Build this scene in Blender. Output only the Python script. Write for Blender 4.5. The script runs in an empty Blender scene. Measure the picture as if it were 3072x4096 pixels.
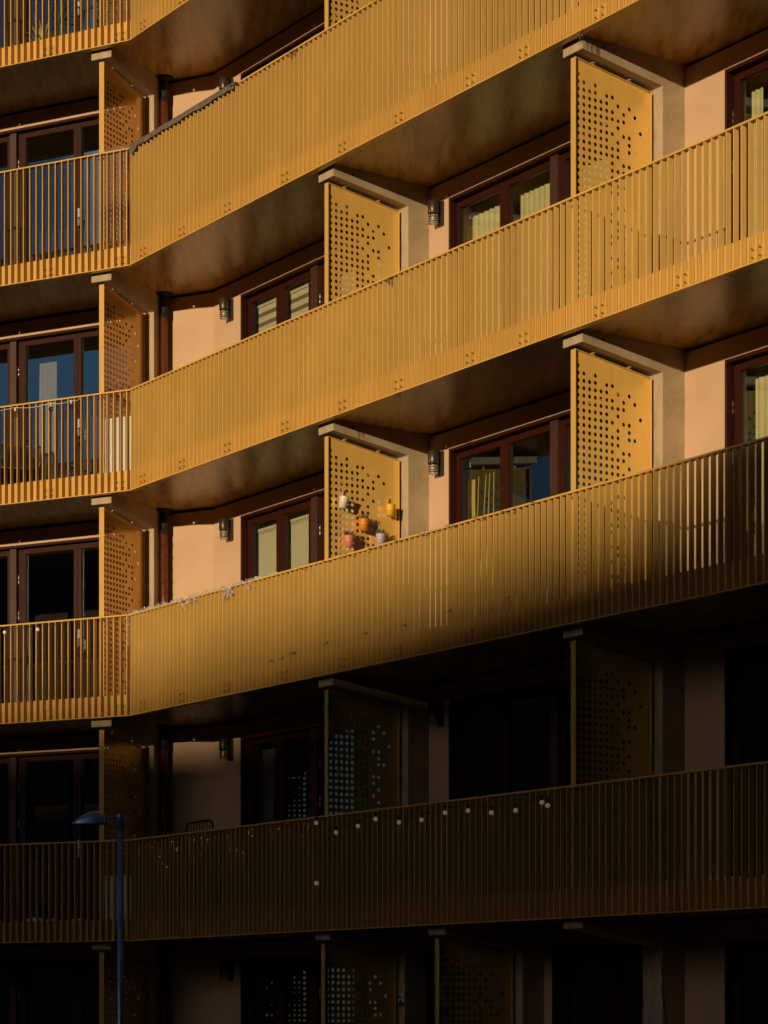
import bpy, bmesh, math, random
from mathutils import Vector, Matrix
R = math.radians
DUST, SKY, SKY_FILL = .1, .034, 2.3
rng = random.Random(7)
scene = bpy.context.scene
COL = scene.collection

# ------------------------------------------------------------------ frames
EYE = 1.75
F_PX, CX, HY = 9880.0, 1536.0, 4065.0
KX, KY = -3.248, 31.8356                 # the inner corner where both wings meet
def unit(x, y):
    n = math.hypot(x, y); return (x / n, y / n)
PN = unit(.8244, .5661); PT = (PN[1], -PN[0])
_a = math.atan(.503)
QN = (math.sin(_a), math.cos(_a)); QT = (QN[1], -QN[0])   # x axis of the left wing points to the right
class Frame:
    def __init__(s, t, n, ang): s.t, s.n, s.ang = t, n, ang
    def w(s, t, d, z): return Vector((KX + t * s.t[0] + d * s.n[0], KY + t * s.t[1] + d * s.n[1], z))
P = Frame(PT, PN, math.atan2(PT[1], PT[0]))
Q = Frame(QT, QN, math.atan2(QT[1], QT[0]))
class Flat(Frame):
    def w(s, t, d, z): return Vector((t, d, z))
W = Flat((1, 0), (0, 1), 0.0)
BZ = [EYE + (HY - (165.5 + 899.7 * k)) / (F_PX / KY) for k in range(-1, 6)]
def bz(k): return BZ[k + 1]              # height of the lower rail of balcony k (0 top ... 4 low, 5 ground)
DW = 1.43                                # recess of the facade wall behind the railing
XK = -math.tan((math.atan2(PN[0], PN[1]) - _a) / 2)      # corner shift per metre of recess

# ------------------------------------------------------------------ materials
M = {}
def mat(name):
    m = bpy.data.materials.new(name); m.use_nodes = True
    nt = m.node_tree; b = nt.nodes['Principled BSDF']; M[name] = m
    return m, nt, b
def ramp(nt, src, stops):
    r = nt.nodes.new('ShaderNodeValToRGB'); e = r.color_ramp.elements
    while len(e) < len(stops): e.new(.5)
    for el, (p, c) in zip(e, stops):
        el.position = p; el.color = (*c, 1)
    nt.links.new(src, r.inputs[0]); return r
def noise(nt, scale, detail=6, rough=.6, stretch=None, coord='Object'):
    tc = nt.nodes.new('ShaderNodeTexCoord'); n = nt.nodes.new('ShaderNodeTexNoise')
    n.inputs['Scale'].default_value = scale; n.inputs['Detail'].default_value = detail; n.inputs['Roughness'].default_value = rough
    src = tc.outputs[coord]
    if stretch:
        mp = nt.nodes.new('ShaderNodeMapping'); mp.inputs['Scale'].default_value = stretch
        nt.links.new(src, mp.inputs[0]); src = mp.outputs[0]
    nt.links.new(src, n.inputs['Vector']); return n
def bump(nt, b, src, strength, dist=.01):
    n = nt.nodes.new('ShaderNodeBump'); n.inputs['Strength'].default_value = strength; n.inputs['Distance'].default_value = dist
    nt.links.new(src, n.inputs['Height']); nt.links.new(n.outputs[0], b.inputs['Normal'])
def mixcol(nt, a, b, fac, mode='MIX'):
    x = nt.nodes.new('ShaderNodeMix'); x.data_type = 'RGBA'; x.blend_type = mode
    for sock, v in ((x.inputs[0], fac), (x.inputs[6], a), (x.inputs[7], b)):
        if hasattr(v, 'links'): nt.links.new(v, sock)
        elif isinstance(v, (int, float)): sock.default_value = v
        else: sock.default_value = (*v, 1)
    return x.outputs[2]
def simple(name, c, rough=.5, metal=0., var=.12, scale=9, bmp=0., spec=None, stretch=None):
    m, nt, b = mat(name)
    n = noise(nt, scale, stretch=stretch)
    r = ramp(nt, n.outputs['Fac'], [(.3, tuple(v * (1 - var) for v in c)), (.7, tuple(min(1, v * (1 + var)) for v in c))])
    nt.links.new(r.outputs[0], b.inputs['Base Color'])
    b.inputs['Roughness'].default_value = rough; b.inputs['Metallic'].default_value = metal
    if spec is not None: b.inputs['Specular IOR Level'].default_value = spec
    if bmp: bump(nt, b, n.outputs['Fac'], bmp)
    return m
# gold lacquer on all metalwork: fine dust and faint run-off
def gold(name, c, rough=.42, metal=.3):
    m, nt, b = mat(name)
    n1 = noise(nt, 2.2, 8, .65, (1, 1, .35)); n2 = noise(nt, 160, 2, .5)
    r1 = ramp(nt, n1.outputs['Fac'], [(.3, tuple(v * .9 for v in c)), (.7, tuple(v * 1.06 for v in c))])
    r2 = ramp(nt, n2.outputs['Fac'], [(.35, (.93, .92, .9)), (.65, (1.04, 1.04, 1.05))])
    c_ = mixcol(nt, r1.outputs[0], r2.outputs[0], 1.0, 'MULTIPLY')
    oi = nt.nodes.new('ShaderNodeObjectInfo'); ro = ramp(nt, oi.outputs['Random'], [(0, (.94, .94, .95)), (1, (1.03, 1.02, 1.0))])   # batches of sheet differ a little
    c_ = mixcol(nt, c_, ro.outputs[0], 1.0, 'MULTIPLY')
    ns = noise(nt, 9, 6, .7, (6, 6, .25)); rs = ramp(nt, ns.outputs['Fac'], [(.30, (.86, .84, .8)), (.42, (1, 1, 1))])                 # run-off streaks
    c_ = mixcol(nt, c_, rs.outputs[0], .6, 'MULTIPLY')
    nt.links.new(c_, b.inputs['Base Color'])
    rr = ramp(nt, n1.outputs['Fac'], [(.2, (rough - .06,) * 3), (.8, (rough + .08,) * 3)])
    nt.links.new(rr.outputs[0], b.inputs['Roughness'])
    b.inputs['Metallic'].default_value = metal
    b.inputs['Diffuse Roughness'].default_value = 1.0          # powder coat: strong back scatter
    b.inputs['Sheen Weight'].default_value = .35; b.inputs['Sheen Roughness'].default_value = .5; b.inputs['Sheen Tint'].default_value = (1, .72, .25, 1)
    bump(nt, b, n2.outputs['Fac'], .04, .002)
    return m
gold('gold_paint', (.79, .497, .139), .34, .2)
gold('gold_sheet', (.94, .60, .155), .20, .34)
simple('bolt_metal', (.55, .38, .14), .35, .8, .2, 30)
# plaster
m, nt, b = mat('peach_plaster')
n1 = noise(nt, 1.3, 8, .6); n2 = noise(nt, 260, 3, .6)
r1 = ramp(nt, n1.outputs['Fac'], [(.28, (.55, .355, .225)), (.72, (.645, .43, .278))])
nt.links.new(r1.outputs[0], b.inputs['Base Color']); b.inputs['Roughness'].default_value = .95
b.inputs['Specular IOR Level'].default_value = .15
bump(nt, b, n2.outputs['Fac'], .35, .004)
# concrete (fins) and soffit
def concrete(name, lo, hi, dark, rough=.85, spots=True):
    m, nt, b = mat(name)
    n1 = noise(nt, .9, 9, .62); n2 = noise(nt, 3.2, 8, .6, (3.5, .5, 1)); n3 = noise(nt, 120, 3, .6)
    r1 = ramp(nt, n1.outputs['Fac'], [(.3, lo), (.7, hi)])
    r2 = ramp(nt, n2.outputs['Fac'], [(.33, dark), (.55, (1, 1, 1))])
    c = mixcol(nt, r1.outputs[0], r2.outputs[0], .8, 'MULTIPLY')
    r3 = ramp(nt, n3.outputs['Fac'], [(.36, (.78, .76, .72)), (.52, (1, 1, 1))])
    c = mixcol(nt, c, r3.outputs[0], 1.0, 'MULTIPLY')
    if spots:
        n4 = noise(nt, 34, 4, .7, (.45, 1.6, 1)); r4 = ramp(nt, n4.outputs['Fac'], [(.60, (1, 1, 1)), (.68, (.35, .33, .3))])
        c = mixcol(nt, c, r4.outputs[0], .8, 'MULTIPLY')
    nt.links.new(c, b.inputs['Base Color']); b.inputs['Roughness'].default_value = rough
    bump(nt, b, n3.outputs['Fac'], .3, .004)
concrete('fin_concrete', (.46, .35, .22), (.56, .43, .29), (.70, .66, .60), spots=False)
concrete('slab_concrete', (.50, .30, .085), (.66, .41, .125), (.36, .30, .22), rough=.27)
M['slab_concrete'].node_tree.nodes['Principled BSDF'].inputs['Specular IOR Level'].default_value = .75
simple('floor_concrete', (.62, .55, .46), .8, 0, .2, 3)
simple('frame_wood', (.036, .0075, .004), .42, 0, .25, 5, .1, .22, (14, 14, .8))
simple('post_wood', (.055, .018, .010), .6, 0, .3, 6, .25, None, (18, 18, .7))
simple('steel', (.62, .58, .52), .3, .9, .1, 40)
simple('pipe_paint', (.12, .032, .014), .3, 0, .15, 4)
simple('black_metal', (.055, .042, .034), .36, .4, .2, 20)
simple('rubber', (.012, .012, .012), .7, 0, .2, 20)
simple('room_wall', (.085, .06, .045), .9, 0, .15, 1.2)
simple('dark_wall', (.035, .03, .028), .8, 0, .2, 1.2)
simple('white_board', (.56, .53, .52), .6, 0, .05, 3)
simple('cable_white', (.72, .70, .68), .5, 0, .05, 30)
simple('cable_black', (.016, .016, .016), .5, 0, .1, 30)
simple('globe_white', (.85, .70, .67), .35, 0, .05, 6)
M['globe_white'].node_tree.nodes['Principled BSDF'].inputs['Emission Color'].default_value = (1, .72, .68, 1)
M['globe_white'].node_tree.nodes['Principled BSDF'].inputs['Emission Strength'].default_value = .09
simple('tinsel', (.56, .50, .58), .45, .1, .25, 60)
simple('orange_bead', (.75, .26, .05), .4, 0, .1, 30)
simple('rail_cloth', (.15, .108, .09), .85, 0, .25, 14, .3)
simple('cane_frame', (.10, .03, .018), .5, 0, .25, 18)
simple('cane_weave', (.06, .03, .022), .6, 0, .3, 30)
simple('curtain_cream', (.86, .78, .66), .9, 0, .06, 12)
simple('curtain_pale', (.78, .74, .48), .9, 0, .07, 10)
simple('curtain_yellow', (.62, .52, .20), .9, 0, .1, 10)
simple('curtain_blue', (.10, .17, .30), .9, 0, .15, 10)
simple('blind_plain', (.80, .78, .62), .85, 0, .03, 20)
simple('blind_dark', (.24, .205, .14), .85, 0, .05, 20)
simple('leaf_green', (.055, .095, .022), .5, 0, .45, 60)
simple('leaf_dark', (.025, .05, .018), .4, 0, .4, 40)
simple('herb', (.20, .25, .05), .6, 0, .5, 90)
simple('herb_red', (.22, .13, .05), .6, 0, .5, 90)
simple('soil', (.03, .02, .014), .95, 0, .3, 60)
for nm, c in (('pot_white', (.70, .66, .58)), ('pot_yellow', (.80, .48, .03)), ('pot_orange', (.84, .25, .025)),
              ('pot_pink', (.78, .24, .19)), ('pot_lilac', (.52, .43, .52))):
    simple(nm, c, .4, 0, .06, 20)
simple('teal_box', (.10, .26, .32), .5, 0, .1, 5)
simple('snow', (.72, .76, .84), .8, 0, .08, 25, .4)
simple('lamp_grey', (.20, .33, .56), .32, .55, .12, 6)
simple('asphalt', (.05, .05, .05), .9, 0, .25, 20, .3)
simple('render_grey', (.20, .18, .17), .9, 0, .15, .6)
simple('dark_brick', (.06, .04, .035), .9, 0, .2, .8)
simple('sign_white', (.62, .64, .72), .5, 0, .04, 30)
simple('sign_dark', (.03, .035, .03), .5, 0, .1, 30)
simple('sign_blue', (.22, .34, .44), .5, 0, .1, 30)
# window glass: coated panes that mirror the sky with a blue cast and let the room through
def glass(name, tint, refl, ior, rough=0.0, base=0.0):
    m = bpy.data.materials.new(name); m.use_nodes = True; nt = m.node_tree; nt.nodes.clear(); M[name] = m
    out = nt.nodes.new('ShaderNodeOutputMaterial'); mx = nt.nodes.new('ShaderNodeMixShader')
    tr = nt.nodes.new('ShaderNodeBsdfTransparent'); gl = nt.nodes.new('ShaderNodeBsdfGlossy'); fr = nt.nodes.new('ShaderNodeFresnel')
    tr.inputs[0].default_value = (*tint, 1); gl.inputs[0].default_value = (*refl, 1); gl.inputs['Roughness'].default_value = rough
    fr.inputs[0].default_value = ior
    n = noise(nt, .8, 2, .5); bp = nt.nodes.new('ShaderNodeBump'); bp.inputs['Strength'].default_value = .02; bp.inputs['Distance'].default_value = .05
    nt.links.new(n.outputs['Fac'], bp.inputs['Height']); nt.links.new(bp.outputs[0], gl.inputs['Normal'])
    mr = nt.nodes.new('ShaderNodeMapRange'); mr.inputs['To Min'].default_value = base; mr.inputs['To Max'].default_value = 1.0
    nt.links.new(fr.outputs[0], mr.inputs['Value']); nt.links.new(mr.outputs[0], mx.inputs[0]); nt.links.new(tr.outputs[0], mx.inputs[1]); nt.links.new(gl.outputs[0], mx.inputs[2])
    nt.links.new(mx.outputs[0], out.inputs[0])
glass('window_glass', (.97, .96, .84), (.55, .78, 1.0), 1.6, 0., .28)
glass('coated_glass', (.96, .94, .88), (.52, .80, 1.0), 1.7, 0., .54)
glass('lamp_glass', (.80, .76, .70), (1, 1, 1), 1.6, .05)
glass('bulb_glass', (.86, .82, .76), (1, 1, 1), 1.5, .02)
simple('globe_glass', (.60, .55, .48), .2, .3, .1, 30)
glass('ice', (.82, .80, .78), (1, 1, 1), 1.5, .1)
def emit(name, c, s):
    m, nt, b = mat(name); b.inputs['Base Color'].default_value = (*c, 1)
    b.inputs['Emission Color'].default_value = (*c, 1); b.inputs['Emission Strength'].default_value = s
emit('fairy_warm', (1, .28, .045), .9)
emit('fairy_cool', (.25, .25, 1), .5)
emit('fairy_green', (.1, .9, .2), .35)
# window panes of the far blocks
simple('far_glass', (.03, .03, .03), .6, 0, .2, .5)

# ------------------------------------------------------------------ mesh builder
class MB:
    def __init__(s): s.v, s.f, s.mi = [], [], []
    def quad(s, pts, mi=0):
        i = len(s.v); s.v += [tuple(p) for p in pts]; s.f.append(tuple(range(i, i + len(pts)))); s.mi.append(mi)
    def box(s, t0, t1, d0, d1, z0, z1, mi=0):
        i = len(s.v)
        for z in (z0, z1):
            s.v += [(t0, d0, z), (t1, d0, z), (t1, d1, z), (t0, d1, z)]
        for f in ((0, 3, 2, 1), (4, 5, 6, 7), (0, 1, 5, 4), (1, 2, 6, 5), (2, 3, 7, 6), (3, 0, 4, 7)):
            s.f.append(tuple(i + k for k in f)); s.mi.append(mi)
        return s
    def prism(s, pts, axis, a0, a1, mi=0):
        """extrude the polygon pts along an axis ('t','d','z')"""
        def mk(p, a):
            return {'t': (a, p[0], p[1]), 'd': (p[0], a, p[1]), 'z': (p[0], p[1], a)}[axis]
        n = len(pts); i = len(s.v)
        s.v += [mk(p, a0) for p in pts] + [mk(p, a1) for p in pts]
        s.f.append(tuple(i + k for k in range(n))); s.f.append(tuple(i + n + k for k in reversed(range(n)))); s.mi += [mi, mi]
        for k in range(n):
            j = (k + 1) % n
            s.f.append((i + k, i + n + k, i + n + j, i + j)); s.mi.append(mi)
        return s
    def tube(s, path, rad, seg=8, mi=0, caps=True):
        path = [Vector(p) for p in path]; rings = []
        rads = rad if isinstance(rad, (list, tuple)) else [rad] * len(path)
        up = Vector((0, 0, 1)); prev = None
        for k, p in enumerate(path):
            a = path[max(k - 1, 0)]; c = path[min(k + 1, len(path) - 1)]
            d = (c - a).normalized()
            if prev is None:
                x = d.cross(up)
                if x.length < 1e-3: x = d.cross(Vector((1, 0, 0)))
            else:
                x = prev - d * prev.dot(d)
                if x.length < 1e-4: x = d.cross(up)
            x.normalize(); prev = x; y = d.cross(x)
            i = len(s.v); rings.append(i)
            for q in range(seg):
                an = 2 * math.pi * q / seg
                s.v.append(tuple(p + (x * math.cos(an) + y * math.sin(an)) * rads[k]))
        for a, c in zip(rings, rings[1:]):
            for q in range(seg):
                r = (q + 1) % seg
                s.f.append((a + q, a + r, c + r, c + q)); s.mi.append(mi)
        if caps:
            s.f.append(tuple(rings[0] + q for q in reversed(range(seg)))); s.mi.append(mi)
            s.f.append(tuple(rings[-1] + q for q in range(seg))); s.mi.append(mi)
        return s
    def lathe(s, prof, c=(0, 0, 0), seg=20, tilt=None, mi=0, cap=True):
        """prof: (radius, z) from bottom to top, around the vertical through c"""
        rings = []
        for r, z in prof:
            i = len(s.v); rings.append(i)
            for q in range(seg):
                a = 2 * math.pi * q / seg
                v = Vector((r * math.cos(a), r * math.sin(a), z))
                if tilt: v = tilt @ v
                s.v.append((v.x + c[0], v.y + c[1], v.z + c[2]))
        for a, e in zip(rings, rings[1:]):
            for q in range(seg):
                r2 = (q + 1) % seg
                s.f.append((a + q, a + r2, e + r2, e + q)); s.mi.append(mi)
        if cap:
            s.f.append(tuple(rings[0] + q for q in reversed(range(seg)))); s.mi.append(mi)
            s.f.append(tuple(rings[-1] + q for q in range(seg))); s.mi.append(mi)
        return s
    def ball(s, c, r, seg=12, mi=0, sq=1.0):
        n = max(4, seg // 2)
        prof = [(r * math.sin(math.pi * k / n) + 1e-5, -r * sq * math.cos(math.pi * k / n)) for k in range(n + 1)]
        return s.lathe(prof, c, seg, None, mi)
    def mesh(s, name, mats, origin, smooth=False, fix=True):
        me = bpy.data.meshes.new(name)
        o = origin
        me.from_pydata([(x - o[0], y - o[1], z - o[2]) for x, y, z in s.v], [], s.f)
        for m in mats: me.materials.append(M[m])
        for p, mi in zip(me.polygons, s.mi):
            p.material_index = mi; p.use_smooth = smooth
        if fix:
            b = bmesh.new(); b.from_mesh(me); bmesh.ops.recalc_face_normals(b, faces=b.faces); b.to_mesh(me); b.free()
        me.update(); return me

def empty(name, loc, rot=0.):
    o = bpy.data.objects.new(name, None); COL.objects.link(o); o.location = loc; o.rotation_euler = (0, 0, rot)
    o.empty_display_size = .2; return o
def tag(o, label=None, cat=None, group=None, kind=None):
    for k, v in (('label', label), ('category', cat), ('group', group), ('kind', kind)):
        if v: o[k] = v
    return o
ROOTLOC = {}
def place(name, me, frame, origin, zoff=0., parent=None, bevel=0.):
    """link a mesh whose local axes are the frame's (t, d, z); origin is its own origin in that frame"""
    o = bpy.data.objects.new(name, me); COL.objects.link(o)
    w = frame.w(origin[0], origin[1], origin[2] + zoff)
    if parent is not None:
        o.parent = parent
        w = w - parent.location
    o.location = w; o.rotation_euler = (0, 0, frame.ang)
    if bevel: addbevel(o, bevel)
    return o
def sub(name, me, parent, off, bevel=0.):
    o = bpy.data.objects.new(name, me); COL.objects.link(o); o.parent = parent; o.location = off
    if bevel: addbevel(o, bevel)
    return o
def addbevel(o, w, seg=2):
    b = o.modifiers.new('edge', 'BEVEL'); b.width = w; b.segments = seg; b.limit_method = 'ANGLE'; b.angle_limit = R(40)
CACHE = {}
def cached(key, fn):
    if key not in CACHE: CACHE[key] = fn()
    return CACHE[key]

# ------------------------------------------------------------------ the building
B = empty('apartment_building', (KX, KY, 0))
tag(B, 'gold balconied apartment block with peach walls and perforated privacy screens, bent at an inner corner', 'building')
P_END, Q_END = 14.1, 5.64
PITCH, DEP, THK = .1007, .058, .012

def slab_poly(d):
    a = Q.w(-Q_END, d, 0); k = P.w(XK * d, d, 0); c = P.w(P_END, d, 0)
    return [a, k, c]
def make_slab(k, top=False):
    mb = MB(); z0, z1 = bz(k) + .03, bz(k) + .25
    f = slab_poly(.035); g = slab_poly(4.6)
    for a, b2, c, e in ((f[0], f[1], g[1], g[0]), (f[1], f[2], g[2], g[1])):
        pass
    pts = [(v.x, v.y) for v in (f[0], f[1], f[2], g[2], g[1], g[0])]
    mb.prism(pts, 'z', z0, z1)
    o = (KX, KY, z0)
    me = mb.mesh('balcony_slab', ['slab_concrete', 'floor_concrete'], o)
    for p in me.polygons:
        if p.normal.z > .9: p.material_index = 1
    ob = bpy.data.objects.new('roof' if top else 'balcony_slab', me); COL.objects.link(ob); ob.parent = B
    ob.location = (0, 0, z0)
    return ob
for k in range(-1, 5): make_slab(k, k == -1)
ob = make_slab(5); ob.name = 'ground_slab'

# ---- railings: one section of 2.82 m = slat infill + rails + fascia + brackets
def bracket_mesh(ts, p):
    # two angle cleats bolted to neighbouring slats and to the slab edge
    def fn():
        mb = MB()
        for t in (ts, ts + p):
            f = t + THK / 2
            mb.box(f + .0004, f + .005, -.046, .0255, .032, .178)
            mb.box(f + .0052, f + .04, .0205, .0255, .032, .178)
            for z in (.066, .142):
                mb.tube([(f + .005, -.018, z), (f + .012, -.018, z)], .0105, 8, 1)
                mb.tube([(f + .012, -.018, z), (f + .019, -.018, z)], .0055, 6, 1)
        return mb.mesh('bracket', ['gold_paint', 'bolt_metal'], (ts, .02, .1))
    return fn
def railing(frame, t0, t1, zoff, key, brackets, top=1.31):
    key += '%.2f' % top
    def infill():
        mb = MB(); n = int(round((t1 - t0) / PITCH))
        p = (t1 - t0) / n
        for i in range(n):
            t = t0 + p * (i + .5)
            mb.box(t - THK / 2, t + THK / 2, -DEP / 2 - .012, DEP / 2 - .012, .013, top - .022)
        return mb.mesh('balcony_railing', ['gold_paint'], (t0, 0, .0))
    o = place('balcony_railing', cached(key + 'i', infill), frame, (t0, 0, 0), zoff, B)
    g = .004
    def rail(z0, z1, e, nm):
        def fn():
            mb = MB(); mb.box(t0 + g, t1 - g, -DEP / 2 - .016, DEP / 2 - .006 + e, z0, z1)
            return mb.mesh(nm, ['gold_paint'], (t0, 0, z0))
        return fn
    sub('top_rail', cached(key + 't', rail(top - .02, top, .0, 'top_rail')), o, (0, 0, top - .02), .002)
    sub('bottom_rail', cached(key + 'b', rail(0, .012, .02, 'bottom_rail')), o, (0, 0, 0), .002)
    def fas():
        mb = MB(); mb.box(t0 + g, t1 - g, .026, .032, .0126, .285)
        return mb.mesh('fascia_panel', ['gold_paint'], (t0, .026, .016))
    sub('fascia_panel', cached(key + 'f', fas), o, (0, .026, .016))
    n = int(round((t1 - t0) / PITCH)); p = (t1 - t0) / n
    for j, bt in enumerate(brackets):
        ts = t0 + p * (min(n - 2, max(0, int((bt - t0) / p - .5))) + .5)
        sub('bracket', cached(key + 'k%d' % j, bracket_mesh(ts, p)), o, (ts - t0, .02, .1))
    return o
PJ = [0.0, 2.80, 5.618, 8.432, 11.25, 14.06]
PB = [[.36, 1.36, 2.46], [3.69, 4.89], [6.07, 7.30], [8.72, 9.90, 11.0], [11.9, 13.0]]
PB = [[.345, 1.342, 2.443], [3.678, 4.871], [6.055, 7.28, 8.245], [9.47, 10.64], [11.67, 12.9]]
def RT(k): return 1.52 if k < 2 else 1.31     # the upper balconies have the taller guard rail
for k in range(0, 5):
    for i in range(5):
        railing(P, PJ[i], PJ[i + 1], bz(k), 'P%d' % i, PB[i], RT(k))
    railing(Q, -2.82, -.004, bz(k), 'Q0', [-1.313, -.167], RT(k))
    railing(Q, -5.64, -2.82, bz(k), 'Q1', [-4.3, -3.0], RT(k))

# ---- concrete fins with tapering brackets, perforated privacy screens
HALF = .155
def fin_mesh(panel=True):
    def fn():
        mb = MB()
        mb.prism([(.09, 2.931), (.09, 2.80), (1.10, 2.655), (1.13, 2.65), (1.13, .249), (1.75, .249), (1.75, 2.931)], 't', -HALF, HALF)
        me = mb.mesh('concrete_fin', ['fin_concrete'], (0, 0, 0)); return me
    return fn
def chamfer_fin():
    pass
HROW0, HPIT, HD0, HPD, HRAD = 2.608, .0735, .152, .0735, .0212
def hole_set():
    H = set(); NR = 32
    for c, r0 in ((0, 0), (1, 1), (2, 2), (3, 1), (4, 3), (5, 2)):
        for r in range(r0, NR): H.add((c, r))
    c6 = {2, 4, 5, 7, 9, 10, 11, 12}; c7 = {3, 5, 6, 8, 9, 10, 12, 13, 14, 15}
    c8 = {4, 5, 7, 11, 12, 14}; c9 = {3, 7, 8, 9, 11, 13, 15}; c10 = {4, 9, 16}; c11 = {6}
    rr = random.Random(3)
    for r in range(13, NR):
        if rr.random() < .6: c6.add(r)
    for r in range(16, NR):
        if rr.random() < .6: c7.add(r)
        if rr.random() < .42: c8.add(r)
        if rr.random() < .4: c9.add(r)
        if rr.random() < .16: c10.add(r)
        if rr.random() < .1: c11.add(r)
    for c, st in ((6, c6), (7, c7), (8, c8), (9, c9), (10, c10), (11, c11)):
        for r in st: H.add((c, r))
    return H
HOLES = hole_set()
PD0, PD1, PZ0 = .105, 1.085, .31
def ptop(d): return 2.755 + (2.605 - 2.755) * (d - .1) / 1.0
def sheet_mesh():
    mb = MB(); ts = (.014, .010)
    d0, d1 = PD0 + .004, PD1 - .004
    NC, NR = 12, 32
    x0, x1 = HD0 - HPD / 2, HD0 + HPD * (NC - .5)
    z1 = HROW0 + HPIT / 2
    rows = [r for r in range(NR) if z1 - HPIT * (r + 1) > PZ0 + .01]
    zlow = z1 - HPIT * len(rows)
    SEG = 16
    for t, flip in ((ts[0], 1), (ts[1], -1)):
        def q(pts):
            P3 = [(t, a, z) for a, z in pts]
            mb.quad(P3 if flip > 0 else P3[::-1])
        def cell_top(a0, a1):
            q([(a0, z1), (a1, z1), (a1, ptop(a1)), (a0, ptop(a0))])
        # columns above the grid are cut by the sloping top, so trim the grid by each column
        q([(d0, PZ0), (x0, PZ0), (x0, ptop(x0)), (d0, ptop(d0))])
        q([(x1, PZ0), (d1, PZ0), (d1, ptop(d1)), (x1, ptop(x1))])
        q([(x0, PZ0), (x1, PZ0), (x1, zlow), (x0, zlow)])
        for c in range(NC):
            a0 = x0 + c * HPD; a1 = a0 + HPD; am = (a0 + a1) / 2
            rt = min([r for (cc, r) in HOLES if cc == c])
            zt = z1 - HPIT * rt
            q([(a0, zt), (a1, zt), (a1, ptop(a1)), (a0, ptop(a0))])
            for r in rows:
                if r < rt: continue
                zz1 = z1 - HPIT * r; zz0 = zz1 - HPIT; zm = (zz0 + zz1) / 2
                if (c, r) not in HOLES:
                    q([(a0, zz0), (a1, zz0), (a1, zz1), (a0, zz1)]); continue
                ring, sq = [], []
                h = HPD / 2
                for s_ in range(SEG):
                    an = 2 * math.pi * s_ / SEG
                    ca, sa = math.cos(an), math.sin(an)
                    ring.append((am + HRAD * ca, zm + HRAD * sa))
                    k = h / max(abs(ca), abs(sa)); sq.append((am + k * ca, zm + k * sa))
                for s_ in range(SEG):
                    e = (s_ + 1) % SEG
                    q([ring[s_], sq[s_], sq[e], ring[e]])
                if flip > 0:
                    for s_ in range(SEG):
                        e = (s_ + 1) % SEG
                        mb.quad([(ts[0], *ring[s_]), (ts[0], *ring[e]), (ts[1], *ring[e]), (ts[1], *ring[s_])])
    return mb.mesh('privacy_screen', ['gold_sheet'], (0, 0, 0), fix=False)
def frame_mesh():
    mb = MB(); h = .038; w = .007
    mb.box(-h, h, PD0 - w, PD0, PZ0 - .02, ptop(PD0) + .006)
    mb.box(-h, h, PD1, PD1 + w, PZ0 - .02, ptop(PD1) + .002)
    mb.prism([(PD0 + .0005, ptop(PD0) - .003), (PD1 - .0005, ptop(PD1) - .003), (PD1 - .0005, ptop(PD1) + .004), (PD0 + .0005, ptop(PD0) + .004)], 't', -h, h)
    mb.box(-h, h, PD0 + .0005, PD1 - .0005, PZ0 - .018, PZ0 - .011)
    return mb.mesh('screen_frame', ['gold_paint'], (0, 0, 0))
def clip_mesh(d):
    def fn():
        mb = MB(); z = ptop(d)
        mb.box(.004, .03, d - .022, d + .022, z + .006, z + .012)
        mb.tube([(.02, d - .028, z + .012), (.02, d - .01, z + .03), (.02, d + .012, z + .028), (.02, d + .026, z + .04)], .006, 6)
        mb.lathe([(.009, 0), (.009, .03)], (.018, d + .004, z + .010), 8, None, 1)
        return mb.mesh('screen_clip', ['gold_paint', 'steel'], (0, d, z))
    return fn
def latch_mesh():
    mb = MB(); mb.box(-.006, .006, PD1 + .008, PD1 + .045, 1.93, 1.965)
    mb.tube([(-.009, PD1 + .028, 1.948), (.012, PD1 + .028, 1.948)], .007, 8, 1)
    return mb.mesh('screen_latch', ['gold_paint', 'steel'], (0, PD1, 1.9))
def dot_mesh():
    mb = MB(); mb.tube([(HALF - .02, .36, 2.865), (HALF + .0015, .36, 2.865)], .018, 12)
    return mb.mesh('formwork_hole', ['rubber'], (HALF, .36, 2.865))
def fin(frame, t, zoff, screen=True):
    o = place('concrete_fin', cached('fin', fin_mesh()), frame, (t, 0, 0), zoff, B, .007)
    sub('formwork_hole', cached('dot', dot_mesh), o, (HALF, .36, 2.865))
    if screen:
        s = place('privacy_screen', cached('sheet', sheet_mesh), frame, (t, 0, 0), zoff, B)
        sub('screen_frame', cached('sframe', frame_mesh), s, (0, 0, 0), .0015)
        for d in (.33, .80): sub('screen_clip', cached('clip%f' % d, clip_mesh(d)), s, (0, d, ptop(d)))
        sub('screen_latch', cached('latch', latch_mesh), s, (0, PD1, 1.9))
T1, T2, T3, S1, S2 = 4.43, 8.915, 13.4, -.53, -5.03
for k in range(0, 5):
    for t in (T1, T2, T3): fin(P, t, bz(k))
    for t in (S1, S2): fin(Q, t, bz(k))
fin(P, 4.36, bz(5)); fin(P, 6.60, bz(5)); fin(P, T2, bz(5), False); fin(P, T3, bz(5)); fin(Q, S1, bz(5)); fin(Q, S2, bz(5))

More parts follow.
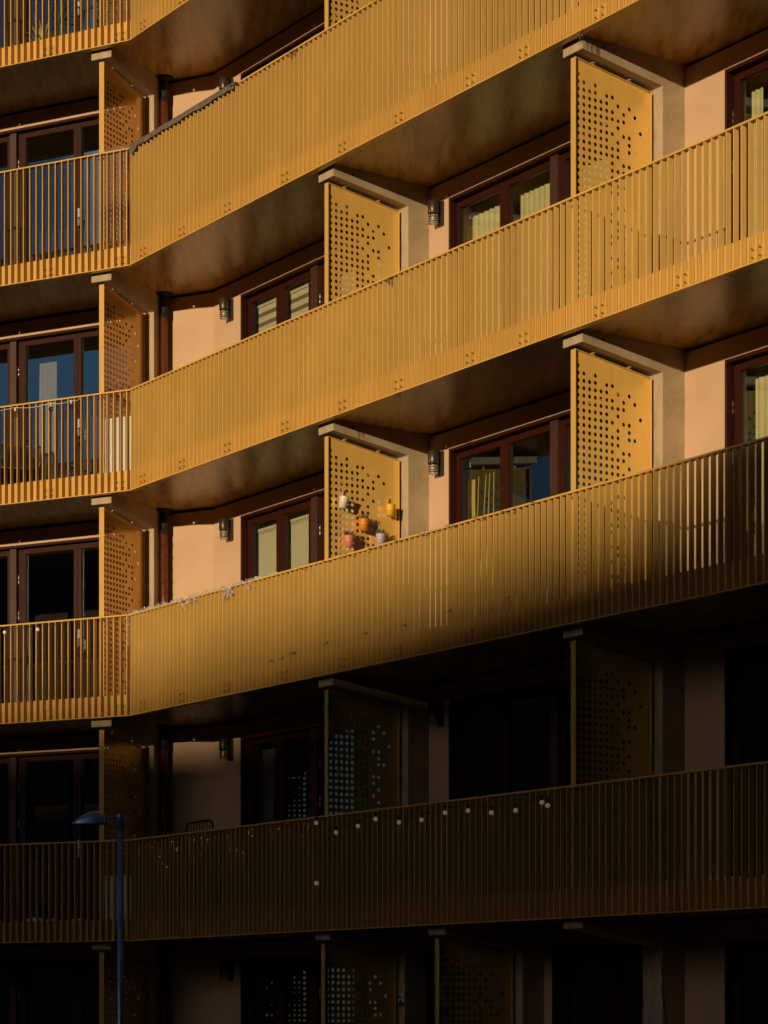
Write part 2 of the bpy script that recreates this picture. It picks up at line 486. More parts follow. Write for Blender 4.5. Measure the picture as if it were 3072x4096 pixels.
# ---- facade walls
HEAD = 2.685
def pier(frame, t0, t1, zoff, wide=(None, None)):
    """piece of plastered wall between t0 and t1; mitred at the inner corner when t0/t1 is None"""
    key = 'pier%s%s%.3f%.3f' % (frame is P, wide, t0, t1)
    def fn():
        mb = MB()
        a0 = XK * DW * (1 if frame is P else 1); a1 = XK * (DW + .3)
        if wide[0] == 'c': pts = [(XK * DW, DW), (t1, DW), (t1, DW + .3), (XK * (DW + .3), DW + .3)]
        elif wide[1] == 'c': pts = [(t0, DW), (-XK * DW, DW), (-XK * (DW + .3), DW + .3), (t0, DW + .3)]
        else: pts = [(t0, DW), (t1, DW), (t1, DW + .3), (t0, DW + .3)]
        mb.prism(pts, 'z', .25, 2.89)
        return mb.mesh('wall', ['peach_plaster'], (t1, DW, .25))
    return place('wall', cached(key, fn), frame, (t1, DW, .25), zoff, B)
def lintel(frame, t0, t1, zoff):
    def fn():
        mb = MB(); mb.box(t0, t1, DW, DW + .3, HEAD, 2.89)
        return mb.mesh('lintel', ['peach_plaster'], (t0, DW, HEAD))
    return place('lintel', cached('lin%s%.3f%.3f' % (frame is P, t0, t1), fn), frame, (t0, DW, HEAD), zoff, B)

# ---- windows: outer frame and post, sashes with panes, hinges, handle
def window(frame, t0, t1, sashes, posts, zoff, hinges=(), handle=None, key=''):
    key = 'win' + key
    zb = .262
    def fr():
        mb = MB()
        mb.box(t0, t0 + .032, DW + .004, 1.62, zb, HEAD - .001)
        mb.box(t1 - .032, t1, DW + .004, 1.62, zb, HEAD - .001)
        mb.box(t0 + .0325, t1 - .0325, DW + .003, 1.62, HEAD - .034, HEAD - .002)
        mb.box(t0 + .0325, t1 - .0325, DW + .02, 1.62, zb, zb + .05)
        for a, c in posts: mb.box(a, c, 1.475, 1.615, zb + .051, HEAD - .035, 1)
        return mb.mesh('window', ['frame_wood', 'post_wood'], (t0, DW, zb))
    o = place('window', cached(key, fr), frame, (t0, DW, zb), zoff, B, .003)
    def rel(t, d, z): return (t - t0, d - DW, z - zb)
    z0, z1 = zb + .055, HEAD - .038
    for j, (a, c, p0, p1) in enumerate(sashes):
        def sm():
            mb = MB(); pz0, pz1 = z0 + .12, z1 - .075
            for (x0, x1, y0, y1) in ((a, p0, z0, z1), (p1, c, z0, z1), (p0 + .0004, p1 - .0004, z0, pz0), (p0 + .0004, p1 - .0004, pz1, z1)):
                mb.box(x0, x1, 1.525, 1.585, y0, y1)
            e = .006      # inner bead, set back
            for (x0, x1, y0, y1) in ((p0 + .0005, p0 + e, pz0 + .0005, pz1 - .0005), (p1 - e, p1 - .0005, pz0 + .0005, pz1 - .0005), (p0 + e + .0005, p1 - e - .0005, pz0 + .0005, pz0 + e), (p0 + e + .0005, p1 - e - .0005, pz1 - e, pz1 - .0005)):
                mb.box(x0, x1, 1.545, 1.58, y0, y1)
            return mb.mesh('sash', ['frame_wood'], (a, 1.525, z0))
        s_ = sub('sash', cached(key + 's%d' % j, sm), o, rel(a, 1.525, z0), .004)
        def pm():
            mb = MB(); mb.quad([(p0 + .005, 1.56, z0 + .125), (p1 - .005, 1.56, z0 + .125), (p1 - .005, 1.56, z1 - .08), (p0 + .005, 1.56, z1 - .08)])
            return mb.mesh('pane', ['coated_glass' if frame is Q else 'window_glass'], (p0, 1.56, z0), fix=False)
        sub('pane', cached(key + 'p%d' % j, pm), o, rel(p0, 1.56, z0))
    for j, (ht, hz) in enumerate([(h, z) for h in hinges for z in (2.22, 1.72, .55)]):
        def hm():
            mb = MB(); mb.lathe([(.0105, -.07), (.0105, -.004), (.008, -.003), (.008, .003), (.0105, .004), (.0105, .07)], (ht, 1.516, hz), 10)
            return mb.mesh('hinge', ['steel'], (ht, 1.516, hz), True)
        sub('hinge', cached(key + 'h%d' % j, hm), o, rel(ht, 1.516, hz))
    if handle:
        def gm():
            mb = MB(); t = handle
            mb.box(t - .016, t + .016, 1.510, 1.524, 1.22, 1.46)
            mb.tube([(t, 1.512, 1.33), (t, 1.47, 1.33)], .009, 8)
            mb.tube([(t, 1.47, 1.34), (t, 1.468, 1.27), (t, 1.474, 1.2)], .011, 8)
            return mb.mesh('handle', ['steel'], (handle, 1.51, 1.3))
        sub('handle', cached(key + 'g', gm), o, rel(handle, 1.51, 1.3))
    return o
WA = dict(t0=.33, t1=T1 - HALF, sashes=[(.365, 1.15, .449, 1.063), (1.155, 1.955, 1.244, 1.833), (2.105, 3.0, 2.175, 2.864), (3.005, 4.235, 3.095, 4.15)],
          posts=[(1.96, 2.10)], hinges=(2.115,), key='A')
WBs = [(4.995, 5.90, 5.056, 5.829), (5.905, 6.795, 5.982, 6.742), (6.932, 7.86, 6.996, 7.78), (7.865, 8.72, 7.94, 8.64)]
WB = dict(t0=4.972, t1=T2 - HALF, sashes=WBs, posts=[(6.80, 6.927)], hinges=(4.99, 6.785), key='B')
dC = 4.70
WC = dict(t0=9.665, t1=T3 - HALF, sashes=[(9.70, 10.6, 9.783, 10.52), (10.605, 11.49, 10.68, 11.43), (11.632, 12.4, 11.70, 12.33), (12.405, 13.2, 12.48, 13.13)],
          posts=[(11.50, 11.627)], hinges=(9.69,), key='C')
WQ = dict(t0=-4.65, t1=S1 - HALF, sashes=[(-4.615, -3.86, -4.54, -3.93), (-3.855, -2.96, -3.77, -3.03), (-2.84, -1.865, -2.724, -1.923), (-1.86, -.72, -1.80, -.82)],
          posts=[(-2.955, -2.845)], hinges=(-2.83,), handle=-1.83, key='Q')
for k in range(0, 5):
    z = bz(k)
    pier(P, XK * DW, .33, z, ('c', None)); lintel(P, .33, T1 - HALF, z)
    pier(P, T1 + HALF, 4.972, z); lintel(P, 4.972, T2 - HALF, z)
    pier(P, T2 + HALF, 9.665, z); lintel(P, 9.665, T3 - HALF, z)
    pier(P, T3 + HALF, P_END, z)
    pier(Q, S1 + HALF, -XK * DW, z, (None, 'c')); lintel(Q, -4.65, S1 - HALF, z)
    pier(Q, S2 + HALF, -4.65, z); pier(Q, -Q_END, S2 - HALF, z)
    for f, w in ((P, WA), (P, WB), (P, WC), (Q, WQ)): window(f, zoff=z, **w)
z = bz(5)
pier(P, XK * DW, .33, z, ('c', None)); lintel(P, .33, 4.36 - HALF, z)
window(P, .33, 4.36 - HALF, [(.365, 1.15, .449, 1.063), (1.155, 1.955, 1.244, 1.833), (2.105, 3.0, 2.175, 2.864), (3.005, 4.17, 3.095, 4.08)], [(1.96, 2.10)], z, (2.115,), None, 'GA')
lintel(P, 4.36 + HALF, 6.60 - HALF, z)
window(P, 4.36 + HALF, 6.60 - HALF, [(4.55, 5.48, 4.63, 5.40), (5.485, 6.41, 5.56, 6.33)], [], z, (), None, 'GB')
pier(P, 6.60 + HALF, 6.89, z); lintel(P, 6.89, T2 - HALF, z)
window(P, 6.89, T2 - HALF, [(6.925, 7.82, 7.0, 7.74), (7.825, 8.725, 7.90, 8.65)], [], z, (), None, 'GC')
pier(P, T2 + HALF, 9.665, z); lintel(P, 9.665, T3 - HALF, z); window(P, zoff=z, **WC); pier(P, T3 + HALF, P_END, z)
pier(Q, S1 + HALF, -XK * DW, z, (None, 'c')); lintel(Q, -4.65, S1 - HALF, z); window(Q, zoff=z, **WQ)
pier(Q, S2 + HALF, -4.65, z); pier(Q, -Q_END, S2 - HALF, z)

# ---- dark open joint between the wall heads and the slabs
def joint(frame, t0, t1, zoff):
    def fn():
        mb = MB(); mb.box(t0, t1, DW + .06, DW + .29, 2.8905, 2.9295); return mb.mesh('shadow_joint', ['rubber'], (t0, DW, 2.89))
    place('shadow_joint', cached('sj%s%.3f' % (frame is P, t0), fn), frame, (t0, DW, 2.89), zoff, B)
for k in range(0, 5):
    for a, c in ((XK * DW, T1 - HALF), (T1 + HALF, T2 - HALF), (T2 + HALF, T3 - HALF)): joint(P, a, c, bz(k))
    for a, c in ((S1 + HALF, -XK * DW - .06), (S2 + HALF, S1 - HALF)): joint(Q, a, c, bz(k))
# ---- rooms behind the windows
for k in range(0, 6):
    mb = MB(); z0, z1 = bz(k) + .251, bz(k) + 2.929
    f = slab_poly(4.2); g = slab_poly(4.5); pts = [(v.x, v.y) for v in (f[0], f[1], f[2], g[2], g[1], g[0])]
    mb.prism(pts, 'z', z0, z1)
    for fr, t in ((P, T1), (P, T2), (P, T3), (Q, S1), (Q, S2), (P, P_END - .1), (Q, -Q_END + .1)):
        a = [fr.w(t - .08, 1.76, 0), fr.w(t + .08, 1.76, 0), fr.w(t + .08, 4.195, 0), fr.w(t - .08, 4.195, 0)]
        mb.prism([(v.x, v.y) for v in a], 'z', z0, z1)
    me = mb.mesh('interior_wall', ['room_wall'], (KX, KY, z0)); o = bpy.data.objects.new('interior_wall', me)
    COL.objects.link(o); o.parent = B; o.location = (0, 0, z0)

for fr, a, c in ((P, P_END + .003, P_END + .2), (Q, -Q_END - .2, -Q_END - .003)):
    mb = MB(); mb.box(a, c, DW, 4.6, -.01, bz(-1) + .27)
    place('gable_wall', mb.mesh('gable_wall', ['peach_plaster'], (a, DW, 0)), fr, (a, DW, 0), 0, B)
# ---- rainwater pipe in the corner, one length per storey
def pipe_mesh():
    mb = MB(); mb.lathe([(.048, .25), (.048, 2.93)], (-.318, 1.30, 0), 20)
    return mb.mesh('downpipe', ['pipe_paint'], (-.318, 1.30, .25), True)
def collar_mesh():
    mb = MB(); mb.lathe([(.056, 2.60), (.056, 2.86), (.058, 2.885), (.12, 2.905), (.12, 2.928)], (-.318, 1.30, 0), 24)
    return mb.mesh('pipe_collar', ['rubber'], (-.318, 1.30, 2.9), True)
for k in range(0, 6):
    o = place('downpipe', cached('pipe', pipe_mesh), Q, (-.318, 1.30, .25), bz(k), B)
    sub('pipe_collar', cached('collar', collar_mesh), o, (0, 0, 2.65))
# ---- wall lamps
def lamp_parts():
    c = (0, 0, 0)
    a = MB(); a.lathe([(.066, .0), (.068, .004), (.068, .146), (.062, .152)], c, 24)
    b_ = MB(); b_.lathe([(.058, -.112), (.058, .0)], c, 24, cap=False); b_.lathe([(.001, -.113), (.058, -.112)], c, 24, cap=False)
    d = MB()
    for z in (-.028, -.056, -.084, -.110): d.lathe([(.0585, z - .003), (.062, z - .003), (.062, z + .003), (.0585, z + .003)], c, 24, cap=False)
    d.lathe([(.018, -.10), (.03, -.085), (.03, -.02), (.02, 0)], c, 12)
    e = MB(); e.box(-.02, .075, .07, .098, -.135, .15)
    return [('lamp_shade', a, 'black_metal', True), ('lamp_lens', b_, 'lamp_glass', True), ('lamp_cage', d, 'globe_glass', True), ('back_plate', e, 'black_metal', False)]
def wall_lamp(frame, t, d, zoff):
    z = 2.53
    def fn(n, mb, m, s): return lambda: mb.mesh(n, [m], (0, 0, 0), s)
    ps = lamp_parts()
    n, mb, m_, s_ = ps[3]
    o = place('wall_lamp', cached('wl3', fn('wall_lamp', mb, m_, s_)), frame, (t, d, z), zoff, B, .004)
    for i in range(3):
        n, mb, m_, s_ = ps[i]; sub(n, cached('wl%d' % i, fn(n, mb, m_, s_)), o, (0, 0, 0))
for k in range(0, 5):
    wall_lamp(P, .085, 1.33, bz(k)); wall_lamp(P, 4.815, 1.33, bz(k))
wall_lamp(P, .085, 1.33, bz(5))

# ------------------------------------------------------------------ things on the balconies
def thing_mesh(name, mb, mats, frame, origin, zoff, label, cat, group=None, smooth=False, bevel=0., kind=None):
    o = place(name, mb.mesh(name, mats, origin, smooth), frame, origin, zoff, None, bevel)
    return tag(o, label, cat, group, kind)
def thing_root(name, frame, origin, zoff, label, cat, group=None):
    o = empty(name, frame.w(origin[0], origin[1], origin[2] + zoff), frame.ang)
    return tag(o, label, cat, group)
def child(name, mb, mats, root, origin, smooth=False, bevel=0.):
    return sub(name, mb.mesh(name, mats, origin, smooth), root, (0, 0, 0), bevel)

# hanging flower pots on the perforated screen of the second lowest lit storey
def pot(d, z, m, label, plant=None, tilt=0.):
    o = thing_root('flower_pot', P, (T1 + .092, d, z), bz(3), label, 'flower pot', 'flower pots hooked on the perforated screen')
    T = Matrix.Rotation(tilt, 3, 'X')
    body = MB()
    body.lathe([(.001, -.112), (.037, -.112), (.044, -.05), (.0455, -.048), (.045, -.044), (.0475, -.024), (.049, -.022), (.0485, -.018), (.0515, .0), (.054, .003), (.0515, .006), (.049, .0), (.047, -.012), (.001, -.014)], (0, 0, 0), 28, T, cap=False)
    child('pot', body, [m], o, (0, 0, 0), True)
    hk = MB(); w = .009
    pth = [(-.05, 0), (-.052, .06), (-.058, .092), (-.07, .10), (-.08, .092)]
    for (x0, z0), (x1, z1) in zip(pth, pth[1:]):
        a, b2 = [T @ Vector((x, y, zz)) for x, y, zz in ((x0, -w, z0), (x0, w, z0))], [T @ Vector((x, y, zz)) for x, y, zz in ((x1, w, z1), (x1, -w, z1))]
        hk.quad([*a, *b2])
    ho = child('hook', hk, [m], o, (0, 0, 0)); sd = ho.modifiers.new('t', 'SOLIDIFY'); sd.thickness = .003
    o.scale = (1.12, 1.12, 1.12)
    if plant:
        so = MB(); so.lathe([(.046, -.012), (.03, -.004), (.001, 0)], (0, 0, 0), 16, T); child('soil', so, ['soil'], o, (0, 0, 0))
        pl = MB(); rr = random.Random(int(d * 1000))
        for i in range(46):
            a = rr.uniform(0, 6.283); r_ = rr.uniform(0, .04); L = rr.uniform(.03, .07); sp = rr.uniform(.1, .75)
            b0 = Vector((r_ * math.cos(a), r_ * math.sin(a), -.005)); dr = Vector((math.cos(a) * sp, math.sin(a) * sp, 1)).normalized()
            e = b0 + dr * L; pl.tube([b0, (b0 + e) / 2 + Vector((0, 0, .004)), e], .0012, 3)
            for j in range(9):
                q = b0 + dr * L * (.25 + .75 * j / 8); an = rr.uniform(0, 6.28); el = rr.uniform(-.3, .8)
                ld = Vector((math.cos(an) * math.cos(el), math.sin(an) * math.cos(el), math.sin(el))); sd_ = ld.cross(Vector((0, 0, 1))).normalized()
                l_, w_ = rr.uniform(.007, .014), rr.uniform(.003, .006)
                pl.quad([q, q + ld * l_ * .5 + sd_ * w_, q + ld * l_, q + ld * l_ * .5 - sd_ * w_])
        child('plant', pl, [plant], o, (0, 0, 0))
pot(.285, 2.065, 'pot_white', 'white metal pot hanging tilted and empty on the perforated screen', None, R(-13))
pot(.93, 2.055, 'pot_yellow', 'yellow metal pot hooked near the rear edge of the perforated screen', None, R(-3))
pot(.555, 1.845, 'pot_orange', 'orange metal pot with a small green herb, in the middle of the perforated screen', 'herb')
pot(.345, 1.635, 'pot_pink', 'pink metal pot with a small reddish plant, low on the perforated screen', 'herb_red', R(4))
pot(.79, 1.70, 'pot_lilac', 'lilac metal pot with a bushy green herb, just above the gold railing', 'herb', R(-1))

# coat rack with orange beads on the left wing's screen
o = thing_root('coat_rack', Q, (S1 + .05, .55, 1.34), bz(2), 'dark wire coat rack with orange ball tips on the perforated screen', 'coat rack')
a = MB(); c_ = MB()
a.tube([(.0, -.36, .07), (.0, .36, -.03)], .008, 6); a.tube([(.0, -.36, .05), (.0, .36, -.05)], .006, 6)
for i in range(6):
    y = -.32 + .128 * i; zz = .06 - .0139 * (y + .36) * 10
    a.tube([(0, y, zz - .02), (.05, y, zz - .02), (.085, y + .01, zz + .05), (.095, y + .03, zz + .12)], .004, 5)
    c_.ball((.095, y + .03, zz + .13), .014, 10)
child('rail', a, ['black_metal'], o, (0, 0, 0)); child('ball_tip', c_, ['orange_bead'], o, (0, 0, 0), True)

# white boards tied inside the left wing's railing
for k, lab in ((2, 'white board behind the gold slats of the sunlit left balcony'), (4, 'white board behind the slats of the shaded left balcony, right of the lamp post')):
    mb = MB(); mb.box(-.47, -.03, .09, .105, .27, 1.0 if k == 2 else .86); mb.box(-.47, -.03, .084, .0895, .30, .315)
    thing_mesh('white_board', mb, ['white_board'], Q, (-.25, .1, .27), bz(k), lab, 'board')

# rolled cloth strip on the top rail with a screw eye
mb = MB(); n = 40
for i in range(n):
    t0 = .03 + 2.6 * i / n; t1 = .03 + 2.6 * (i + 1) / n
    wv = lambda t: .006 * math.sin(t * 9) + .005 * math.sin(t * 23)
    for (da, za, dbb, zb_) in ((-.058, 1.262, -.058, 1.325), (-.058, 1.325, -.02, 1.35), (-.02, 1.35, .05, 1.325), (.05, 1.325, .05, 1.262)):
        mb.quad([(t0, da, za + wv(t0) * (za < 1.3)), (t1, da, za + wv(t1) * (za < 1.3)), (t1, dbb, zb_ + wv(t1) * .5), (t0, dbb, zb_ + wv(t0) * .5)])
mb.quad([(.03, -.059, 1.33), (.03, -.059, 1.25), (.10, -.061, 1.19), (.22, -.061, 1.24), (.26, -.059, 1.33)])
mb.tube([(2.55, -.062, 1.30), (2.72, -.062, 1.30)], .009, 8); mb.lathe([(.02, 0), (.02, .01)], (2.60, -.07, 1.295), 10)
o = thing_mesh('rail_cloth', mb, ['rail_cloth'], P, (1.3, 0, 1.3), bz(1) + .21, 'brown weathered cloth strip rolled over the upper gold rail beside the inner corner', 'rail cover')
sd = o.modifiers.new('t', 'SOLIDIFY'); sd.thickness = .006

# plants
def leafy(mb, base, n, L, w, spread, r, droop=.4, seg=4):
    for i in range(n):
        a = r.uniform(0, 6.283); el = r.uniform(.25, 1.35) if spread is None else r.uniform(*spread)
        l_ = L * r.uniform(.6, 1.1); h = Vector((math.cos(a), math.sin(a), 0)); p = Vector(base); pts = []
        v = h * math.cos(el) + Vector((0, 0, math.sin(el)))
        for s_ in range(seg + 1):
            pts.append(p.copy()); v = (v - Vector((0, 0, droop * s_ / seg * .5))).normalized(); p = p + v * l_ / seg
        sd_ = Vector((-h.y, h.x, 0))
        for s_ in range(seg):
            w0 = w * math.sin(math.pi * (s_ + .35) / (seg + .7)); w1 = w * math.sin(math.pi * (s_ + 1.35) / (seg + .7)) if s_ < seg - 1 else .0005
            mb.quad([pts[s_] - sd_ * w0, pts[s_] + sd_ * w0, pts[s_ + 1] + sd_ * w1, pts[s_ + 1] - sd_ * w1])
def potted(name, frame, origin, zoff, label, cat, potm, potr, poth, build, leafm):
    o = thing_root(name, frame, origin, zoff, label, cat)
    p_ = MB(); p_.lathe([(.001, 0), (potr * .78, 0), (potr, poth), (potr * .93, poth), (potr * .9, poth - .03), (.001, poth - .03)], (0, 0, 0), 20, cap=False)
    child('pot', p_, [potm], o, (0, 0, 0), True)
    l_ = MB(); build(l_); child('foliage', l_, [leafm], o, (0, 0, 0))
    return o
def palm(seed, h, n, L):
    def b(mb):
        r = random.Random(seed)
        mb.tube([(0, 0, .25), (.02, .01, h * .6), (0, .02, h)], [.03, .025, .02], 8)
        leafy(mb, (0, .02, h), n, L, .016, (-.1, 1.4), r, .75, 6)
        leafy(mb, (0, .0, h * .55), n // 3, L * .7, .012, (.2, 1.3), r, .6, 6)
    return b
potted('palm', Q, (-1.62, .75, .25), bz(0), 'tall spiky palm behind the slats of the topmost left balcony', 'potted palm', 'pot_white', .16, .3, palm(2, .95, 46, .55), 'leaf_green')
potted('yucca', Q, (-1.12, .95, .25), bz(0), 'smaller dark spiky plant right of the palm on the topmost left balcony', 'potted plant', 'dark_wall', .14, .28, palm(5, .75, 30, .42), 'leaf_dark')
def grass(mb):
    leafy(mb, (0, 0, .1), 60, .42, .006, (.5, 1.45), random.Random(9), .5, 5)
potted('dry_grass', Q, (-1.66, .42, .25), bz(0), 'yellow dry grass in a low pot in front of the tall palm', 'potted grass', 'soil', .10, .12, grass, 'curtain_yellow')
def broad(mb):
    leafy(mb, (0, 0, .95), 22, .26, .05, (-.2, 1.3), random.Random(4), .6, 5)
    leafy(mb, (.22, .05, .92), 14, .20, .04, (0, 1.2), random.Random(6), .6, 5)
    mb.tube([(0, 0, .3), (0, 0, .97)], .01, 6); mb.tube([(.02, 0, .3), (.22, .05, .93)], .008, 6)
potted('leafy_plant', P, (.02, .24, .46), bz(1), 'dark green broad leaf plant peeking over the rail at the inner corner', 'potted plant', 'dark_wall', .13, .45, broad, 'leaf_dark')

# wicker lounge chairs on the sunlit left balcony
def chair(s, d, rot, label):
    o = thing_root('wicker_chair', Q, (s, d, .25), bz(2), label, 'chair', 'wicker chairs on the left balcony')
    o.rotation_euler.z += rot
    def plane(name, p0, p1, p2, p3, n):
        p0, p1, p2, p3 = map(Vector, (p0, p1, p2, p3)); w = MB(); f = MB()
        f.tube([p0, p1, p2, p3, p0], .014, 8)
        for i in range(1, n):
            a = i / n; w.tube([p0.lerp(p3, a), p1.lerp(p2, a)], .0045, 4)
        for i in range(1, 12):
            a = i / 12; w.tube([p0.lerp(p1, a), p3.lerp(p2, a)], .003, 4)
        b_ = child(name, w, ['cane_weave'], o, (0, 0, 0)); sub('rim', f.mesh('rim', ['cane_frame'], (0, 0, 0), True), b_, (0, 0, 0))
    plane('backrest', (-.30, .30, .32), (.30, .30, .32), (.34, .44, .86), (-.34, .44, .86), 30)
    plane('seat', (-.30, -.28, .40), (.30, -.28, .40), (.30, .29, .31), (-.30, .29, .31), 30)
    for sx in (-1, 1):
        plane('armrest', (sx * .31, -.28, .41), (sx * .31, .31, .33), (sx * .36, .40, .70), (sx * .36, -.22, .60), 18)
    for sx in (-1, 1):
        for y in (-.24, .28):
            l_ = MB(); l_.tube([(sx * .30, y, 0), (sx * .28, y, .35)], .014, 8); child('leg', l_, ['cane_frame'], o, (0, 0, 0), True)
chair(-2.42, .86, R(35), 'dark wicker lounge chair in front of the cream curtain')
chair(-3.35, .80, R(-20), 'dark wicker lounge chair cut off by the left edge')
# tubular metal rack below
o = thing_root('metal_rack', P, (.345, .80, .25), bz(4), 'black tubular metal rack with vertical bars against the brown shaded wall', 'rack')
def rloop(pts, r=.011, closed=True):
    m_ = MB(); m_.tube(pts + ([pts[0]] if closed else []), r, 8); return m_
def rrect(w, h, cr, fn):
    out = []
    for cx, cz, a0 in ((w - cr, h - cr, 0), (-w + cr, h - cr, 90), (-w + cr, cr, 180), (w - cr, cr, 270)):
        for k in range(5):
            a = R(a0 + 22.5 * k); out.append(fn(cx + cr * math.cos(a), cz + cr * math.sin(a)))
    return out
bk = rloop(rrect(.345, 1.25, .07, lambda x, z: (x, .0, .05 + z)), .013)
child('frame', bk, ['black_metal'], o, (0, 0, 0), True)
for i in range(-4, 5):
    br = MB(); br.tube([(i * .07, 0, .07), (i * .07, 0, 1.29)], .006, 6); child('bar', br, ['black_metal'], o, (0, 0, 0), True)
for sx in (-1, 1):
    l_ = MB(); l_.tube([(sx * .30, -.2, .014), (sx * .30, .2, .014)], .013, 8); l_.tube([(sx * .30, 0, .014), (sx * .30, 0, .07)], .011, 8)
    child('foot', l_, ['black_metal'], o, (0, 0, 0), True)

# light strings
def sag(p, q, s, n=8):
    p, q = Vector(p), Vector(q)
    return [p.lerp(q, i / n) - Vector((0, 0, s * 4 * (i / n) * (1 - i / n))) for i in range(n + 1)]
# clear bulbs on the left balcony
def string(name, frame, zoff, pts, bulbs, label, cablem, bulbm, br, sock, sagv, cat='string lights', group=None, origin=None, sq=1.25):
    origin = origin or pts[0]
    o = thing_root(name, frame, origin, zoff, label, cat, group)
    L = lambda p: (p[0] - origin[0], p[1] - origin[1], p[2] - origin[2])
    c = MB()
    for p, q in zip(pts, pts[1:]): c.tube(sag(L(p), L(q), sagv), .0035, 5)
    child('cable', c, [cablem], o, (0, 0, 0), True)
    for p in bulbs:
        x, y, z_ = L(p); b_ = MB(); s2 = MB()
        s2.lathe([(.012, .0), (.014, .02), (.013, .05)], (x, y, z_ + br * .8), 10)
        b_.ball((x, y, z_ - br * .2), br, 16, 0, sq)
        bo = child('bulb', b_, [bulbm], o, (0, 0, 0), True)
        sub('socket', s2.mesh('socket', [sock], (0, 0, 0), True), bo, (0, 0, 0))
    return o
def qx(x): # image column on the left wing's rail -> t
    u = (x - CX) / F_PX
    A = KX - u * KY; Bc = QT[0] - u * QT[1]; return -A / Bc
bx = [qx(72), qx(214), qx(295)]
string('string_lights', Q, bz(2), [(-3.6, -.05, 1.25), (bx[0], -.055, 1.265), (bx[1], -.055, 1.265), (bx[2], -.055, 1.265), (-.75, -.05, 1.29)],
       [(bx[0], -.06, 1.185), (bx[1], -.06, 1.185), (bx[2], -.06, 1.185)], 'white cable with three clear light bulbs on the sunlit left rail', 'cable_white', 'bulb_glass', .03, 'cable_white', .03, origin=(bx[0], -.05, 1.25))
bx = [qx(28), qx(160)]
string('string_lights', Q, bz(3), [(-3.6, -.045, 1.28), (bx[0], -.05, 1.27), (bx[1], -.05, 1.27), (-.9, -.045, 1.29)], [(bx[0], -.05, 1.215), (bx[1], -.05, 1.215)],
       'black cable with two round white bulbs on the lowest lit left rail', 'cable_black', 'globe_white', .025, 'cable_black', .02, origin=(bx[0], -.05, 1.27), sq=1.)
gl = [(4.456, 2.207), (4.867, 2.074), (5.305, 2.119), (5.655, 2.175), (6.105, 2.108), (6.527, 2.107), (6.959, 2.154), (7.365, 2.147), (7.772, 2.099), (8.178, 2.095), (8.609, 2.145), (8.702, 2.108)]
b4 = .970
pts = [(t, -.055, z_ - b4 + .07) for t, z_ in gl]; pts = [(4.40, -.04, 1.30)] + pts + [(8.78, -.04, 1.30)]
string('festoon_lights', P, bz(4), pts, [(t, -.055, z_ - b4) for t, z_ in gl] , 'black cable of small white globe lamps strung along the shaded rail',
       'cable_black', 'globe_white', .025, 'cable_black', .025, origin=(6.5, -.05, 1.3), sq=1.)
mb = MB(); mb.tube([(4.463, -.052, .56), (4.463, -.052, 1.22)], .0022, 4, 1); mb.ball((4.463, -.055, .545), .0275, 16)
thing_mesh('hanging_globe', mb, ['globe_white', 'cable_black'], P, (4.463, -.05, .54), bz(4), 'single pale globe hanging low in front of the shaded slats', 'bauble', None, True)
# amber fairy light curtain on the shaded balcony
o = thing_root('fairy_lights', P, (2.2, -.05, 1.28), bz(4), 'tangle of thin wires with tiny amber lights hanging over the shaded slats', 'fairy lights')
r = random.Random(12); c = MB(); lamps = []
prev = None
for i in range(46):
    t = -.02 + 4.35 * i / 45 - 2.2; top = Vector((t, r.uniform(-.01, .0), r.uniform(-.01, .0)))
    if prev is not None: c.tube(sag(prev, top, r.uniform(.005, .03), 4), .0016, 4)
    prev = top
    L = r.choice([.12, .2, .3, .42, .5]) * r.uniform(.7, 1.1); p = top; ps = [p]
    for s_ in range(6):
        p = p + Vector((r.uniform(-.022, .022), r.uniform(-.004, .002), -L / 6)); ps.append(p)
        q = p + Vector((r.uniform(-.018, .018), -.008, r.uniform(-.012, .01)))
        if r.random() < .6: c.tube([p, q], .0014, 3)
        if r.random() < .19: lamps.append(q)
    c.tube(ps, .0014, 4)
child('wire', c, ['cable_black'], o, (0, 0, 0))
for q in lamps[:96]:
    b_ = MB(); b_.ball(q, r.choice([.0032, .0036, .0042, .0056]), 6); child('light', b_, ['fairy_warm'], o, (0, 0, 0))
# lavender tinsel garland on the lowest lit railing
mb = MB(); r = random.Random(5)
path = [(.0 + 3.62 * i / 160, 0, 0) for i in range(161)]
c_pts = []
for t, _, _ in path:
    c_pts.append((t, -.03 + .012 * math.sin(t * 31), 1.318 + .008 * math.sin(t * 17)))
mb.tube(c_pts, .0035, 4)
def twig(p, n, L):
    for _ in range(n):
        a = r.uniform(0, 6.28); e = r.uniform(-.9, 1.2); v = Vector((math.cos(a) * math.cos(e), -abs(math.sin(a)) * math.cos(e) * .6, math.sin(e)))
        q = Vector(p) + v * L * r.uniform(.5, 1.1); mb.tube([p, q], .0022, 3)
        mb.ball(q, .0042, 5)
for p in c_pts: twig(p, 3 if r.random() < .75 else 1, .035)
for (t0, n) in ((1.45, 26), (1.60, 16), (2.45, 34), (2.55, 22), (3.0, 10)):
    for _ in range(n): twig((t0 + r.uniform(-.12, .12), -.05, 1.31 - abs(r.gauss(0, .06))), 2, .04)
for i in range(26): twig((.0 + r.uniform(-.02, .02), -.052, 1.30 - i * .016), 2, .03)
thing_mesh('garland', mb, ['tinsel'], P, (1.8, -.03, 1.3), bz(3), 'lavender grey twiggy light garland lying on the lowest lit gold rail', 'garland')
